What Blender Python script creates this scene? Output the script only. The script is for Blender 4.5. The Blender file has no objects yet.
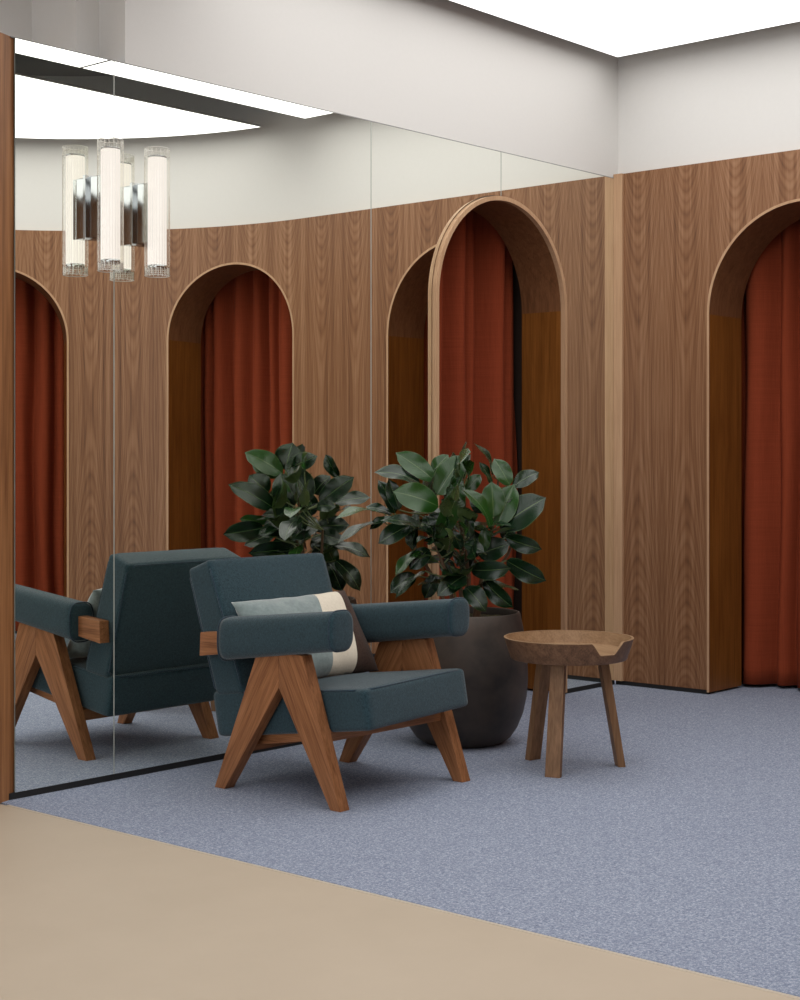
import bpy, bmesh, math, random
from mathutils import Vector, Matrix, Euler
random.seed(7)
SC = bpy.context.scene
COL = SC.collection
PI = math.pi

# ------------------------------------------------------------------ camera, world, lights, exposure
F = 1597.0                     # focal length in pixels of the 800 wide frame
CX, SX = math.cos(.7203), math.sin(.7203)      # heading of the camera on the floor plan
cam_d = bpy.data.cameras.new('camera'); cam = bpy.data.objects.new('camera', cam_d); COL.objects.link(cam)
cam.location = (0, 0, 1.05)
cam.rotation_euler = (PI/2, 0, -math.atan2(CX, SX))
cam_d.sensor_fit = 'HORIZONTAL'; cam_d.sensor_width = 36; cam_d.lens = 36*F/800
cam_d.shift_y = -42.8/800
cam_d.clip_start = 0.05; cam_d.clip_end = 100
SC.camera = cam
vs = SC.view_settings
vs.view_transform = 'Standard'; vs.look = 'None'; vs.gamma = 1.0; vs.use_curve_mapping = False
vs.exposure = 0.0
WORLD_STRENGTH = 2.1
PANEL_STRENGTH = 2.35
w = bpy.data.worlds.new('room_daylight'); SC.world = w; w.use_nodes = True
w.node_tree.nodes['Background'].inputs[0].default_value = (0.96, 0.97, 1.0, 1)
w.node_tree.nodes['Background'].inputs[1].default_value = WORLD_STRENGTH

# ------------------------------------------------------------------ helpers
def rgb(r, g, b):
    f = lambda c: (c/255/12.92) if c/255 <= .04045 else ((c/255+.055)/1.055)**2.4
    return (f(r), f(g), f(b), 1)

class NT:
    """small node-tree writer"""
    def __init__(s, name):
        s.m = bpy.data.materials.new(name); s.m.use_nodes = True
        s.t = s.m.node_tree; s.t.nodes.clear()
        s.out = s.n('ShaderNodeOutputMaterial')
    def n(s, typ, **kw):
        o = s.t.nodes.new(typ)
        for k, v in kw.items(): setattr(o, k, v)
        return o
    def put(s, sock, v):
        if isinstance(v, bpy.types.NodeSocket): s.t.links.new(v, sock)
        elif v is not None: sock.default_value = v
    def math(s, op, a, b=None, c=None, clamp=False):
        o = s.n('ShaderNodeMath', operation=op); o.use_clamp = clamp
        s.put(o.inputs[0], a)
        if b is not None: s.put(o.inputs[1], b)
        if c is not None: s.put(o.inputs[2], c)
        return o.outputs[0]
    def coord(s, which='Object'):
        return s.n('ShaderNodeTexCoord').outputs[which]
    def mapping(s, vec, scale=(1, 1, 1), rot=(0, 0, 0), loc=(0, 0, 0)):
        o = s.n('ShaderNodeMapping'); s.put(o.inputs['Vector'], vec)
        o.inputs['Scale'].default_value = scale; o.inputs['Rotation'].default_value = rot; o.inputs['Location'].default_value = loc
        return o.outputs[0]
    def noise(s, vec, scale, detail=3, rough=.5, dist=0):
        o = s.n('ShaderNodeTexNoise'); s.put(o.inputs['Vector'], vec)
        o.inputs['Scale'].default_value = scale; o.inputs['Detail'].default_value = detail
        o.inputs['Roughness'].default_value = rough; o.inputs['Distortion'].default_value = dist
        return o.outputs['Fac']
    def ramp(s, fac, stops):
        o = s.n('ShaderNodeValToRGB'); s.put(o.inputs[0], fac)
        e = o.color_ramp.elements
        while len(e) > 1: e.remove(e[0])
        e[0].position = stops[0][0]; e[0].color = stops[0][1]
        for p, c in stops[1:]:
            q = e.new(p); q.color = c
        return o.outputs[0]
    def mix(s, fac, a, b, blend='MIX'):
        o = s.n('ShaderNodeMix', data_type='RGBA', blend_type=blend)
        s.put(o.inputs[0], fac); s.put(o.inputs[6], a); s.put(o.inputs[7], b)
        return o.outputs[2]
    def bsdf(s, **kw):
        o = s.n('ShaderNodeBsdfPrincipled')
        for k, v in kw.items(): s.put(o.inputs[k.replace('_', ' ')], v)
        return o
    def bump(s, h, strength, dist=.01):
        o = s.n('ShaderNodeBump'); s.put(o.inputs['Height'], h)
        o.inputs['Strength'].default_value = strength; o.inputs['Distance'].default_value = dist
        return o.outputs[0]
    def done(s, sh):
        s.t.links.new(sh.outputs[0], s.out.inputs[0]); return s.m

def g(v): return (v, v, v, 1)

def mat_paint(name, col, rough=.8):
    t = NT(name); n = t.noise(t.coord(), 60, 2)
    return t.done(t.bsdf(Base_Color=t.mix(n, tuple(c*.97 for c in col[:3])+(1,), col), Roughness=rough, Normal=t.bump(n, .04, .002)))

def mat_veneer(name, dark, mid, light, leaf=.2515, rough=.42):
    """walnut veneer, leaves laid out along u with cathedral figure along v"""
    t = NT(name)
    sep = t.n('ShaderNodeSeparateXYZ'); t.put(sep.inputs[0], t.coord('UV'))
    u, v = sep.outputs[0], sep.outputs[1]
    k = t.math('DIVIDE', u, leaf); idx = t.math('FLOOR', k)
    pair = t.math('FLOOR', t.math('DIVIDE', idx, 2))
    sl = t.math('MULTIPLY', t.math('SUBTRACT', t.math('SUBTRACT', k, idx), .5), leaf)     # -leaf/2..leaf/2
    # mirror every other leaf (book matched)
    par = t.math('SUBTRACT', t.math('MULTIPLY', t.math('SUBTRACT', idx, t.math('MULTIPLY', pair, 2)), 2), 1)
    sm = t.math('MULTIPLY', sl, par)
    wn = t.n('ShaderNodeTexWhiteNoise', noise_dimensions='1D'); t.put(wn.inputs['W'], pair)
    rnd = wn.outputs['Value']
    comb = t.n('ShaderNodeCombineXYZ'); t.put(comb.inputs[0], sm); t.put(comb.inputs[1], v); t.put(comb.inputs[2], t.math('MULTIPLY', pair, 3.7))
    P = comb.outputs[0]
    nz = t.math('SUBTRACT', t.noise(t.mapping(P, (9, 1.0, 1)), 1.0, 4, .6), .5)
    smw = t.math('ADD', sm, t.math('MULTIPLY', nz, .020))
    zc = t.math('ADD', 1.12, t.math('MULTIPLY', rnd, .25))
    dz = t.math('MULTIPLY', t.math('SUBTRACT', v, zc), .125)
    fz = t.math('SUBTRACT', t.math('MULTIPLY', dz, dz), t.math('MULTIPLY', smw, smw))
    fz = t.math('ADD', fz, t.math('MULTIPLY', nz, .0016))
    ph = t.math('MULTIPLY', fz, 4200)
    r1 = t.math('POWER', t.math('MULTIPLY_ADD', t.math('SINE', ph), .5, .5), .55)
    r2 = t.math('MULTIPLY_ADD', t.math('SINE', t.math('MULTIPLY', ph, .37)), .5, .5)
    fib = t.noise(t.mapping(P, (420, 5, 1)), 1.0, 3, .6)
    fib2 = t.noise(t.mapping(P, (48, .32, 1)), 1.0, 4, .65)
    a = t.math('MULTIPLY_ADD', r1, .10, t.math('MULTIPLY', r2, .07))
    a = t.math('MULTIPLY_ADD', fib, .42, a)
    a = t.math('MULTIPLY_ADD', fib2, .74, a)
    a = t.math('SUBTRACT', a, t.math('MULTIPLY', rnd, .08))
    col = t.ramp(a, [(.36, dark), (.62, mid), (.92, light)])
    b = t.bsdf(Base_Color=col, Roughness=rough, Normal=t.bump(fib, .05, .001)); b.inputs['Specular IOR Level'].default_value = .28
    return t.done(b)

def mat_wood(name, dark, light, along=(0, 0, 1), scale=1.0, rough=.45):
    """solid timber, grain running along a direction in object space"""
    t = NT(name)
    q = Vector(along).normalized().rotation_difference(Vector((0, 0, 1))).to_euler()
    P = t.mapping(t.coord(), (1, 1, 1), tuple(q))
    n1 = t.noise(t.mapping(P, (55*scale, 55*scale, 3*scale)), 1, 4, .6, .6)
    n2 = t.noise(t.mapping(P, (260*scale, 260*scale, 8*scale)), 1, 2, .6)
    a = t.math('MULTIPLY_ADD', n2, .45, t.math('MULTIPLY', n1, .62))
    col = t.ramp(a, [(.33, dark), (.72, light)])
    b = t.bsdf(Base_Color=col, Roughness=rough, Normal=t.bump(n2, .12, .001)); b.inputs['Specular IOR Level'].default_value = .25
    return t.done(b)

def mat_fabric(name, dark, light, scale=700, sheen=.25, rough=.95):
    t = NT(name); P = t.coord()
    n = t.noise(P, scale, 2, .7); n2 = t.noise(P, scale*.22, 3, .6)
    a = t.math('MULTIPLY_ADD', n, .6, t.math('MULTIPLY', n2, .4))
    b = t.bsdf(Base_Color=t.ramp(a, [(.34, dark), (.66, light)]), Roughness=rough, Normal=t.bump(a, .5, .0025))
    b.inputs['Sheen Weight'].default_value = sheen; b.inputs['Sheen Roughness'].default_value = .5
    b.inputs['Specular IOR Level'].default_value = .15
    return t.done(b)

def mat_plain(name, col, rough=.5, metal=0.0, spec=.5):
    t = NT(name); n = t.noise(t.coord(), 40, 3)
    b = t.bsdf(Base_Color=t.mix(n, tuple(c*.86 for c in col[:3])+(1,), col), Roughness=rough, Metallic=metal)
    b.inputs['Specular IOR Level'].default_value = spec
    return t.done(b)

def mat_emit(name, col, strength):
    t = NT(name); e = t.n('ShaderNodeEmission'); e.inputs[0].default_value = col; e.inputs[1].default_value = strength
    return t.done(e)

# walnut
W_D, W_M, W_L = rgb(78, 46, 27), rgb(131, 91, 62), rgb(168, 129, 98)
M = {}
M['veneer'] = mat_veneer('walnut_veneer', W_D, W_M, W_L)
M['jamb'] = mat_wood('jamb_walnut', rgb(98, 56, 18), rgb(140, 88, 38), (0, 0, 1), .7, .4)
M['lining'] = mat_wood('bent_walnut', rgb(92, 58, 34), rgb(132, 90, 60), (0, 0, 1), .8, .45)
M['edge'] = mat_wood('pale_edge_walnut', rgb(168, 130, 98), rgb(196, 160, 126), (0, 0, 1), .6, .5)
M['post'] = mat_wood('post_walnut', rgb(108, 66, 38), rgb(168, 118, 76), (0, 0, 1), .45, .45)
M['wall'] = mat_paint('white_wall_paint', rgb(219, 217, 213))
M['slab'] = mat_paint('grey_plenum_paint', rgb(150, 150, 148))
M['void'] = mat_paint('leak_block_dark', rgb(60, 44, 36))  # dark colour for the added light-blocking shells
M['skirt'] = mat_plain('black_skirting', (.012, .012, .012, 1), .6)
M['panel'] = mat_emit('stretch_ceiling_light', (1.0, .985, .97, 1), PANEL_STRENGTH)
M['joint'] = mat_plain('grey_joint', rgb(150, 150, 148), .6)
t = NT('mirror_glass'); b = t.n('ShaderNodeBsdfAnisotropic'); b.inputs['Color'].default_value = (.95, .965, .91, 1); b.inputs['Roughness'].default_value = 0.0
M['mirror'] = t.done(b)
M['mirror_edge'] = mat_plain('ground_glass_edge', rgb(170, 175, 168), .25)
# carpet
t = NT('heather_carpet'); P = t.coord()
n1 = t.noise(P, 230, 2, .9); n2 = t.noise(P, 120, 3, .8); n3 = t.noise(P, 1.2, 2)
a = t.math('MULTIPLY_ADD', n1, .62, t.math('MULTIPLY', n2, .38))
cc = t.ramp(a, [(.30, rgb(80, 92, 116)), (.50, rgb(148, 157, 176)), (.70, rgb(220, 224, 236))])
cc = t.mix(t.math('MULTIPLY', n3, .14), cc, rgb(110, 116, 142))
b = t.bsdf(Base_Color=cc, Roughness=1.0, Normal=t.bump(a, .7, .006)); b.inputs['Specular IOR Level'].default_value = .05
M['carpet'] = t.done(b)
t = NT('beige_screed'); P = t.coord(); n1 = t.noise(P, 3, 4, .6); n2 = t.noise(P, 180, 2)
b = t.bsdf(Base_Color=t.mix(n1, rgb(184, 168, 147), rgb(197, 181, 160)), Roughness=.55, Normal=t.bump(n2, .03, .001))
M['beige'] = t.done(b)
M['trim_strip'] = mat_plain('floor_joint_strip', rgb(206, 194, 176), .4)
# curtain
t = NT('rust_curtain'); P = t.coord('UV')
n1 = t.noise(t.mapping(P, (5, 420, 1)), 1, 2, .6); n2 = t.noise(t.mapping(P, (500, 6, 1)), 1, 2, .6)
a = t.math('ADD', t.math('MULTIPLY', n1, .5), t.math('MULTIPLY', n2, .5))
b = t.bsdf(Base_Color=t.ramp(a, [(.3, rgb(122, 52, 28)), (.7, rgb(146, 65, 39))]), Roughness=.9, Normal=t.bump(a, .08, .002))
b.inputs['Specular IOR Level'].default_value = .15
M['curtain'] = t.done(b)
M['fabric'] = mat_fabric('teal_wool', rgb(20, 38, 46), rgb(55, 80, 88))
M['piping'] = mat_fabric('teal_piping', rgb(24, 40, 50), rgb(56, 76, 90))
M['velvet'] = mat_fabric('grey_velvet', rgb(112, 126, 126), rgb(136, 150, 148), 60, .8, .7)
M['cream'] = mat_fabric('cream_cotton', rgb(214, 203, 184), rgb(232, 222, 204), 500, .1)
M['brown'] = mat_fabric('brown_cotton', rgb(52, 36, 30), rgb(78, 58, 48), 500, .1)
TD, TL = rgb(104, 62, 35), rgb(172, 118, 78)
M['leg_rear'] = mat_wood('teak_rear_leg', TD, TL, (0, -.25, .42), 1.1)
M['leg_front'] = mat_wood('teak_front_leg', TD, TL, (0, .22, .42), 1.1)
M['rail_x'] = mat_wood('teak_cross_rail', TD, TL, (1, 0, 0), 1.1)
M['rail_y'] = mat_wood('teak_arm_rail', TD, TL, (0, 1, 0), 1.1)
M['tray'] = mat_wood('oak_tray_lit', rgb(128, 98, 70), rgb(164, 132, 100), (.5, .8, 0), .7, .5)  # paler than the rim: light falling on top put into the colour
M['rim'] = mat_wood('oak_rim', rgb(84, 58, 40), rgb(134, 100, 74), (.5, .3, .6), .7, .5)
M['table_leg'] = mat_wood('oak_table_leg', rgb(98, 70, 47), rgb(146, 110, 79), (0, 0, 1), .7, .5)
t = NT('bronze_pot_glaze'); P = t.coord(); n1 = t.noise(P, 4, 4, .6); n2 = t.noise(P, 90, 3)
b = t.bsdf(Base_Color=t.ramp(n1, [(.35, rgb(46, 43, 41)), (.68, rgb(88, 76, 67))]), Roughness=t.math('MULTIPLY_ADD', n1, .2, .42), Metallic=.25, Normal=t.bump(n2, .06, .002))  # lighter brown stop imitates highlights on the glaze
M['pot'] = t.done(b)
t = NT('potting_soil'); n1 = t.noise(t.coord(), 90, 4, .7)
M['soil'] = t.done(t.bsdf(Base_Color=t.ramp(n1, [(.35, rgb(34, 26, 16)), (.65, rgb(92, 84, 44))]), Roughness=1.0, Normal=t.bump(n1, 1, .02)))
M['stem'] = mat_plain('brown_stem', rgb(104, 76, 54), .7)
M['petiole'] = mat_plain('green_petiole', rgb(112, 122, 78), .5)
# leaf
def mat_leaf(name, base, light):
    t = NT(name); sep = t.n('ShaderNodeSeparateXYZ'); t.put(sep.inputs[0], t.coord('UV'))
    u, v = sep.outputs[0], sep.outputs[1]           # u -1..1 across, v 0..1 along
    au = t.math('ABSOLUTE', u)
    rib = t.math('SUBTRACT', 1, t.math('DIVIDE', au, .045), clamp=True)
    edge = t.math('MULTIPLY', t.math('SUBTRACT', au, .93), 12, clamp=True)
    vein = t.math('SINE', t.math('MULTIPLY', t.math('SUBTRACT', v, t.math('MULTIPLY', au, .16)), 130))
    n = t.noise(t.coord(), 22, 2)
    c = t.mix(t.math('MULTIPLY', n, .8), base, light)
    c = t.mix(t.math('MULTIPLY', rib, .7), c, rgb(112, 132, 84))
    c = t.mix(t.math('MULTIPLY', edge, .5), c, rgb(110, 130, 84))
    geo = t.n('ShaderNodeNewGeometry')
    c = t.mix(t.math('MULTIPLY', geo.outputs['Backfacing'], .8), c, rgb(88, 108, 62))
    b = t.bsdf(Base_Color=c, Roughness=.27, Normal=t.bump(t.math('MULTIPLY', vein, .5), .10, .003))
    b.inputs['Specular IOR Level'].default_value = .45; b.inputs['Coat Weight'].default_value = .12; b.inputs['Coat Roughness'].default_value = .22
    b.inputs['Subsurface Weight'].default_value = 0
    return t.done(b)
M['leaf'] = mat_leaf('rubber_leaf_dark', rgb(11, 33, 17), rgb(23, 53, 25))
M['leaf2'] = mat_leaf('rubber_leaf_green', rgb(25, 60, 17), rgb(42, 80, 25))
# lamp
M['chrome'] = mat_plain('polished_chrome', (.48, .50, .50, 1), .10, 1.0)
M['flute'] = mat_plain('lit_flute_ends', rgb(236, 233, 226), .2)  # opaque pale colour stands in for the lamplit edges of clear glass
M['lamp_core'] = mat_emit('warm_lamp_core', (1.0, .92, .84, 1), 1.02)
t = NT('reeded_glass')
tr = t.n('ShaderNodeBsdfTransparent'); tr.inputs[0].default_value = (.97, .97, .95, 1)
gl = t.n('ShaderNodeBsdfAnisotropic'); gl.inputs['Color'].default_value = (1, .98, .95, 1); gl.inputs['Roughness'].default_value = .08
lw = t.n('ShaderNodeLayerWeight'); lw.inputs[0].default_value = .45
mx = t.n('ShaderNodeMixShader'); t.put(mx.inputs[0], t.math('MULTIPLY_ADD', lw.outputs['Facing'], .55, .05))
t.t.links.new(tr.outputs[0], mx.inputs[1]); t.t.links.new(gl.outputs[0], mx.inputs[2])
M['glass'] = t.done(mx)

def mesh_obj(name, verts, faces, mat, parent=None, uvs=None, smooth=0, loc=None, fix=True):
    me = bpy.data.meshes.new(name); me.from_pydata([tuple(v) for v in verts], [], faces)
    if fix:
        bm = bmesh.new(); bm.from_mesh(me)
        bmesh.ops.recalc_face_normals(bm, faces=bm.faces); bm.to_mesh(me); bm.free()
    me.materials.append(mat)
    if uvs:
        ul = me.uv_layers.new(name='UVMap')
        for l in me.loops: ul.data[l.index].uv = uvs[l.vertex_index]
    if smooth:
        me.shade_smooth()
        if smooth < 180: me.set_sharp_from_angle(angle=math.radians(smooth))
    o = bpy.data.objects.new(name, me); COL.objects.link(o)
    if parent: o.parent = parent
    if loc is not None: o.location = loc
    return o

def bm_obj(name, bm, mat, parent=None, smooth=0):
    bmesh.ops.recalc_face_normals(bm, faces=bm.faces)
    me = bpy.data.meshes.new(name); bm.to_mesh(me); bm.free(); me.materials.append(mat)
    if smooth:
        me.shade_smooth()
        if smooth < 180: me.set_sharp_from_angle(angle=math.radians(smooth))
    o = bpy.data.objects.new(name, me); COL.objects.link(o)
    if parent: o.parent = parent
    return o

def box_vf(x0, x1, y0, y1, z0, z1, n=0):
    v = [(x, y, z) for x in (x0, x1) for y in (y0, y1) for z in (z0, z1)]
    f = [(0, 1, 3, 2), (4, 6, 7, 5), (0, 4, 5, 1), (2, 3, 7, 6), (0, 2, 6, 4), (1, 5, 7, 3)]
    return v, [tuple(i+n for i in q) for q in f]

def box(name, x0, x1, y0, y1, z0, z1, mat, parent=None, bevel=0):
    v, f = box_vf(x0, x1, y0, y1, z0, z1)
    bm = bmesh.new(); vs_ = [bm.verts.new(p) for p in v]
    for q in f: bm.faces.new([vs_[i] for i in q])
    if bevel: bmesh.ops.bevel(bm, geom=list(bm.edges), offset=bevel, segments=2, affect='EDGES', profile=.7)
    return bm_obj(name, bm, mat, parent, 40 if bevel else 0)

def prism(name, poly, x0, x1, mat, parent=None, bevel=0):
    """polygon in the Y,Z plane pushed along X"""
    bm = bmesh.new()
    a = [bm.verts.new((x0, y, z)) for y, z in poly]; b = [bm.verts.new((x1, y, z)) for y, z in poly]
    bm.faces.new(a); bm.faces.new(list(reversed(b)))
    n = len(poly)
    for i in range(n): bm.faces.new([a[i], a[(i+1) % n], b[(i+1) % n], b[i]])
    if bevel: bmesh.ops.bevel(bm, geom=list(bm.edges), offset=bevel, segments=2, affect='EDGES', profile=.7)
    return bm_obj(name, bm, mat, parent, 40 if bevel else 0)

def empty(name, loc, label, cat, group=None):
    o = bpy.data.objects.new(name, None); COL.objects.link(o); o.location = loc; o.empty_display_size = .1
    tag(o, label, cat, group); return o
def tag(o, label, cat, group=None):
    o['label'] = label; o['category'] = cat
    if group: o['group'] = group
    return o
def struct(o): o['kind'] = 'structure'; return o

def tube_vf(pts, r, seg=8, closed=False, rad=None):
    pts = [Vector(p) for p in pts]; n = len(pts); V = []; Fc = []
    up = None
    for i, p in enumerate(pts):
        if closed: d = pts[(i+1) % n]-pts[i-1]
        else: d = pts[min(i+1, n-1)]-pts[max(i-1, 0)]
        d.normalize()
        if up is None:
            up = Vector((0, 0, 1)) if abs(d.z) < .9 else Vector((1, 0, 0))
        a = (up - d*up.dot(d))
        if a.length < 1e-4: a = d.orthogonal()
        a.normalize(); up = a; b = d.cross(a)
        rr = rad[i] if rad else r
        for k in range(seg):
            t_ = 2*PI*k/seg; V.append(p+(a*math.cos(t_)+b*math.sin(t_))*rr)
    m = n if closed else n-1
    for i in range(m):
        for k in range(seg):
            j = (i+1) % n
            Fc.append((i*seg+k, i*seg+(k+1) % seg, j*seg+(k+1) % seg, j*seg+k))
    if not closed:
        Fc.append(tuple(range(seg))[::-1]); Fc.append(tuple((n-1)*seg+k for k in range(seg)))
    return V, Fc
def tube(name, pts, r, mat, parent=None, seg=8, closed=False, rad=None):
    V, Fc = tube_vf(pts, r, seg, closed, rad)
    return mesh_obj(name, V, Fc, mat, parent, smooth=60)

def lathe(name, prof, mat, parent=None, seg=64, smooth=40):
    V = []; Fc = []; n = len(prof)
    for k in range(seg):
        a = 2*PI*k/seg
        for r, z in prof: V.append((r*math.cos(a), r*math.sin(a), z))
    for k in range(seg):
        j = (k+1) % seg
        for i in range(n-1): Fc.append((k*n+i, j*n+i, j*n+i+1, k*n+i+1))
    bm = bmesh.new(); vv = [bm.verts.new(p) for p in V]
    for q in Fc: bm.faces.new([vv[i] for i in q])
    bmesh.ops.remove_doubles(bm, verts=bm.verts, dist=1e-5)
    return bm_obj(name, bm, mat, parent, smooth)

def cushion(name, corners, dims, r, mat, parent=None, crown=(0, 0, 0, 0, 0, 0), n=16):
    """soft box: dims = (a,b,c) in metres for rounding, warped trilinearly onto 8 corners[x][y][z];
       crown = outward swell of the -x,+x,-y,+y,-z,+z faces"""
    A = [d/2 for d in dims]
    def axis(a):
        ts = [-1+2*i/n for i in range(n+1)]
        out = [a*math.copysign(1-(1-abs(t_))**1.6, t_) for t_ in ts]
        return out
    ax = [axis(a) for a in A]
    V = []; idx = {}; Fc = []
    def vert(i, j, k):
        if (i, j, k) in idx: return idx[(i, j, k)]
        q = Vector((ax[0][i], ax[1][j], ax[2][k]))
        inn = Vector([max(-(A[m]-r), min(A[m]-r, q[m])) for m in range(3)])
        d = q-inn; p = inn+d.normalized()*r
        uvw = [p[m]/A[m] for m in range(3)]
        for m in range(3):
            o1, o2 = [x for x in range(3) if x != m]
            fall = max(0, 1-uvw[o1]**2)*max(0, 1-uvw[o2]**2)
            if uvw[m] < -.5: p[m] -= crown[2*m]*fall
            if uvw[m] > .5: p[m] += crown[2*m+1]*fall
        s = [(p[m]/A[m]+1)/2 for m in range(3)]
        P = Vector((0, 0, 0))
        for a in (0, 1):
            for b in (0, 1):
                for c in (0, 1):
                    wgt = (s[0] if a else 1-s[0])*(s[1] if b else 1-s[1])*(s[2] if c else 1-s[2])
                    P += Vector(corners[a][b][c])*wgt
        idx[(i, j, k)] = len(V); V.append(P); return idx[(i, j, k)]
    for a in range(n):
        for b in range(n):
            for k in (0, n):
                Fc.append((vert(a, b, k), vert(a+1, b, k), vert(a+1, b+1, k), vert(a, b+1, k)))
                Fc.append((vert(a, k, b), vert(a+1, k, b), vert(a+1, k, b+1), vert(a, k, b+1)))
                Fc.append((vert(k, a, b), vert(k, a+1, b), vert(k, a+1, b+1), vert(k, a, b+1)))
    return mesh_obj(name, V, Fc, mat, parent, smooth=180)

# ------------------------------------------------------------------ the plan of the room
YM = 4.116                      # face of the mirrors
X0, Y0, R = 6.195, 2.10, 1.98    # panelled wall: straight along x = X0, then an arc
HW = 2.353                      # top of the panelling
HC = 2.862                      # luminous ceiling
ATOP = 2.145
L0 = YM-Y0
def curve(s, off=0.0):
    """point on the panelled wall, s measured from the mirror corner, off = outwards"""
    if s <= L0: return (X0+off, YM-s)
    th = (s-L0)/R
    return (X0-R+(R+off)*math.cos(th), Y0-(R+off)*math.sin(th))
def normal(s):
    if s <= L0: return Vector((1, 0, 0))
    th = (s-L0)/R; return Vector((math.cos(th), -math.sin(th), 0))
def mirror_line(s, off=0.0):    # same interface for the mirror wall: s measured leftwards from the corner
    return (X0-s, YM+off)
ARCH_B, ARCH_C, ARCH_D = .948, 2.517, 3.95
S_END = 6.0
ARCH_A = X0-5.335
RAD = {ARCH_A: .450, ARCH_B: .465, ARCH_C: .425, ARCH_D: .430}   # outer radius of each arch

# --- floor, ceiling
struct(box('floor', -6, 9, -7, 8, -.12, -.008, M['beige']))
# carpet field
bmc = []
struct(box('trim_1', 2.835, 2.845, -7, YM-.05, -.008, .001, M['trim_strip']))
struct(box('floor_screed', -6, 2.835, -7, 8, -.008, 0, M['beige']))
struct(box('floor_carpet', 2.845, 9, -7, 8, -.008, .002, M['carpet']))
struct(box('ceiling', -3.0, 8.5, -1.6, 5.4, 3.25, 3.35, M['slab']))

# --- luminous stretch ceiling, two fields with a dark slot between them
def ceil_poly(name, pts, label):
    n = len(pts)
    V = [(x, y, HC) for x, y in pts]+[(x, y, HC+.012) for x, y in pts]
    Fc = [tuple(range(n)), tuple(range(n, 2*n))]+[(i, (i+1) % n, n+(i+1) % n, n+i) for i in range(n)]
    o = mesh_obj(name, V, Fc, M['panel'], fix=False)
    o.data.materials.append(M['slab'])
    for p in o.data.polygons[1:]: p.material_index = 1
    # grey top and sides, added to keep panel light out of the slot
    return tag(o, label, 'ceiling light', 'luminous ceiling fields')
ceil_poly('ceiling_light_panel', [(4.615, 2.215), (6.085, 2.215), (6.085, 4.03), (4.615, 4.03)], 'large white luminous ceiling panel meeting the corner above the panelled wall')
ceil_poly('ceiling_light_panel', [(0.2, 2.215), (4.598, 2.215), (4.598, 4.03), (3.6, 4.03), (3.6, 3.2), (0.2, 3.2)], 'luminous ceiling panel seen only as the strip along the top of the mirrors')  # unseen left part notched to keep the upper wall recess dim
pts = []
s = YM-1.865
while s < S_END-.4:
    pts.append(curve(s, -.10)); s += .12
pts += [(0.0, pts[-1][1]), (0.0, 1.865)]
ceil_poly('ceiling_light_panel', pts, 'curved luminous ceiling panel reflected high in the mirrors, behind the dark slot')

# --- panelled wall in columns, cut round its arches
def wall_cols(fn, s0, s1, arches, ztop, zbot, off, step=.04):
    ss = set()
    n = int((s1-s0)/step)
    for i in range(n+1): ss.add(round(s0+(s1-s0)*i/n, 5))
    for c in arches:
        for k in range(33):
            ss.add(round(c-RAD[c]*math.cos(PI*k/32), 5))
        ss = {x for x in ss if not any(abs(x-e) < .004 and x != round(e, 5) for e in (c-RAD[c], c+RAD[c]))}
    ss = sorted(x for x in ss if s0 <= x <= s1)
    V = []; Fc = []; UV = []
    def add(s, z, o):
        p = fn(s, o); V.append((p[0], p[1], z)); UV.append((s, z)); return len(V)-1
    for a, b in zip(ss, ss[1:]):
        m = (a+b)/2; cc = None
        for c in arches:
            if abs(m-c) < RAD[c]: cc = c
        if cc is None: za, zb = zbot, zbot
        else:
            ro = RAD[cc]; za = ATOP-ro+math.sqrt(max(0, ro*ro-(a-cc)**2)); zb = ATOP-ro+math.sqrt(max(0, ro*ro-(b-cc)**2))
        i = [add(a, za, 0), add(b, zb, 0), add(b, ztop, 0), add(a, ztop, 0)]
        Fc.append(tuple(i))
        j = [add(a, za, off), add(b, zb, off), add(b, ztop, off), add(a, ztop, off)]
        Fc.append(tuple(j)); Fc.append((i[3], i[2], j[2], j[3])); Fc.append((i[0], i[1], j[1], j[0]))
    return V, Fc, UV
V, Fc, UV = wall_cols(curve, -.16, S_END, [ARCH_B, ARCH_C, ARCH_D], HW, .022, .03)
struct(mesh_obj('wall_right', V, Fc, M['veneer'], uvs=UV, fix=False))
# recessed black skirting under the panelling, arch gaps left open
def skirt_run(fn, s0, s1, off0, off1):
    n = max(1, int((s1-s0)/.06)); V = []; Fc = []
    for i in range(n+1):
        s = s0+(s1-s0)*i/n
        for o, z in ((off0, 0.002), (off1, 0.002), (off1, .022), (off0, .022)):
            p = fn(s, o); V.append((p[0], p[1], z))
    for i in range(n):
        for k in range(4): Fc.append((i*4+k, i*4+(k+1) % 4, i*4+4+(k+1) % 4, i*4+4+k))
    Fc.append((0, 1, 2, 3)); Fc.append(tuple(n*4+k for k in range(4)))
    return V, Fc
VV, FF = [], []
edges = [0]+[x for c in (ARCH_B, ARCH_C, ARCH_D) for x in (c-RAD[c], c+RAD[c])]+[S_END]
for a, b in zip(edges[::2], edges[1::2]):
    v, f = skirt_run(curve, a, b, .006, .028); n = len(VV); VV += v; FF += [tuple(i+n for i in q) for q in f]
struct(mesh_obj('baseboard_right', VV, FF, M['skirt']))
# upper plaster wall over the panelling (set back a little), up to the slab
V = []; Fc = []; n = 150
for i in range(n+1):
    s = -.10+(S_END+.1)*i/n
    for o in (.03, .12):
        p = curve(s, o)
        for z in (HW-.02, 3.25): V.append((p[0], p[1], z))
for i in range(n):
    a = i*4
    Fc += [(a, a+4, a+5, a+1), (a+2, a+3, a+7, a+6), (a, a+2, a+6, a+4), (a+1, a+5, a+7, a+3)]
struct(mesh_obj('wall_right_upper', V, Fc, M['wall'], smooth=30))

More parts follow.
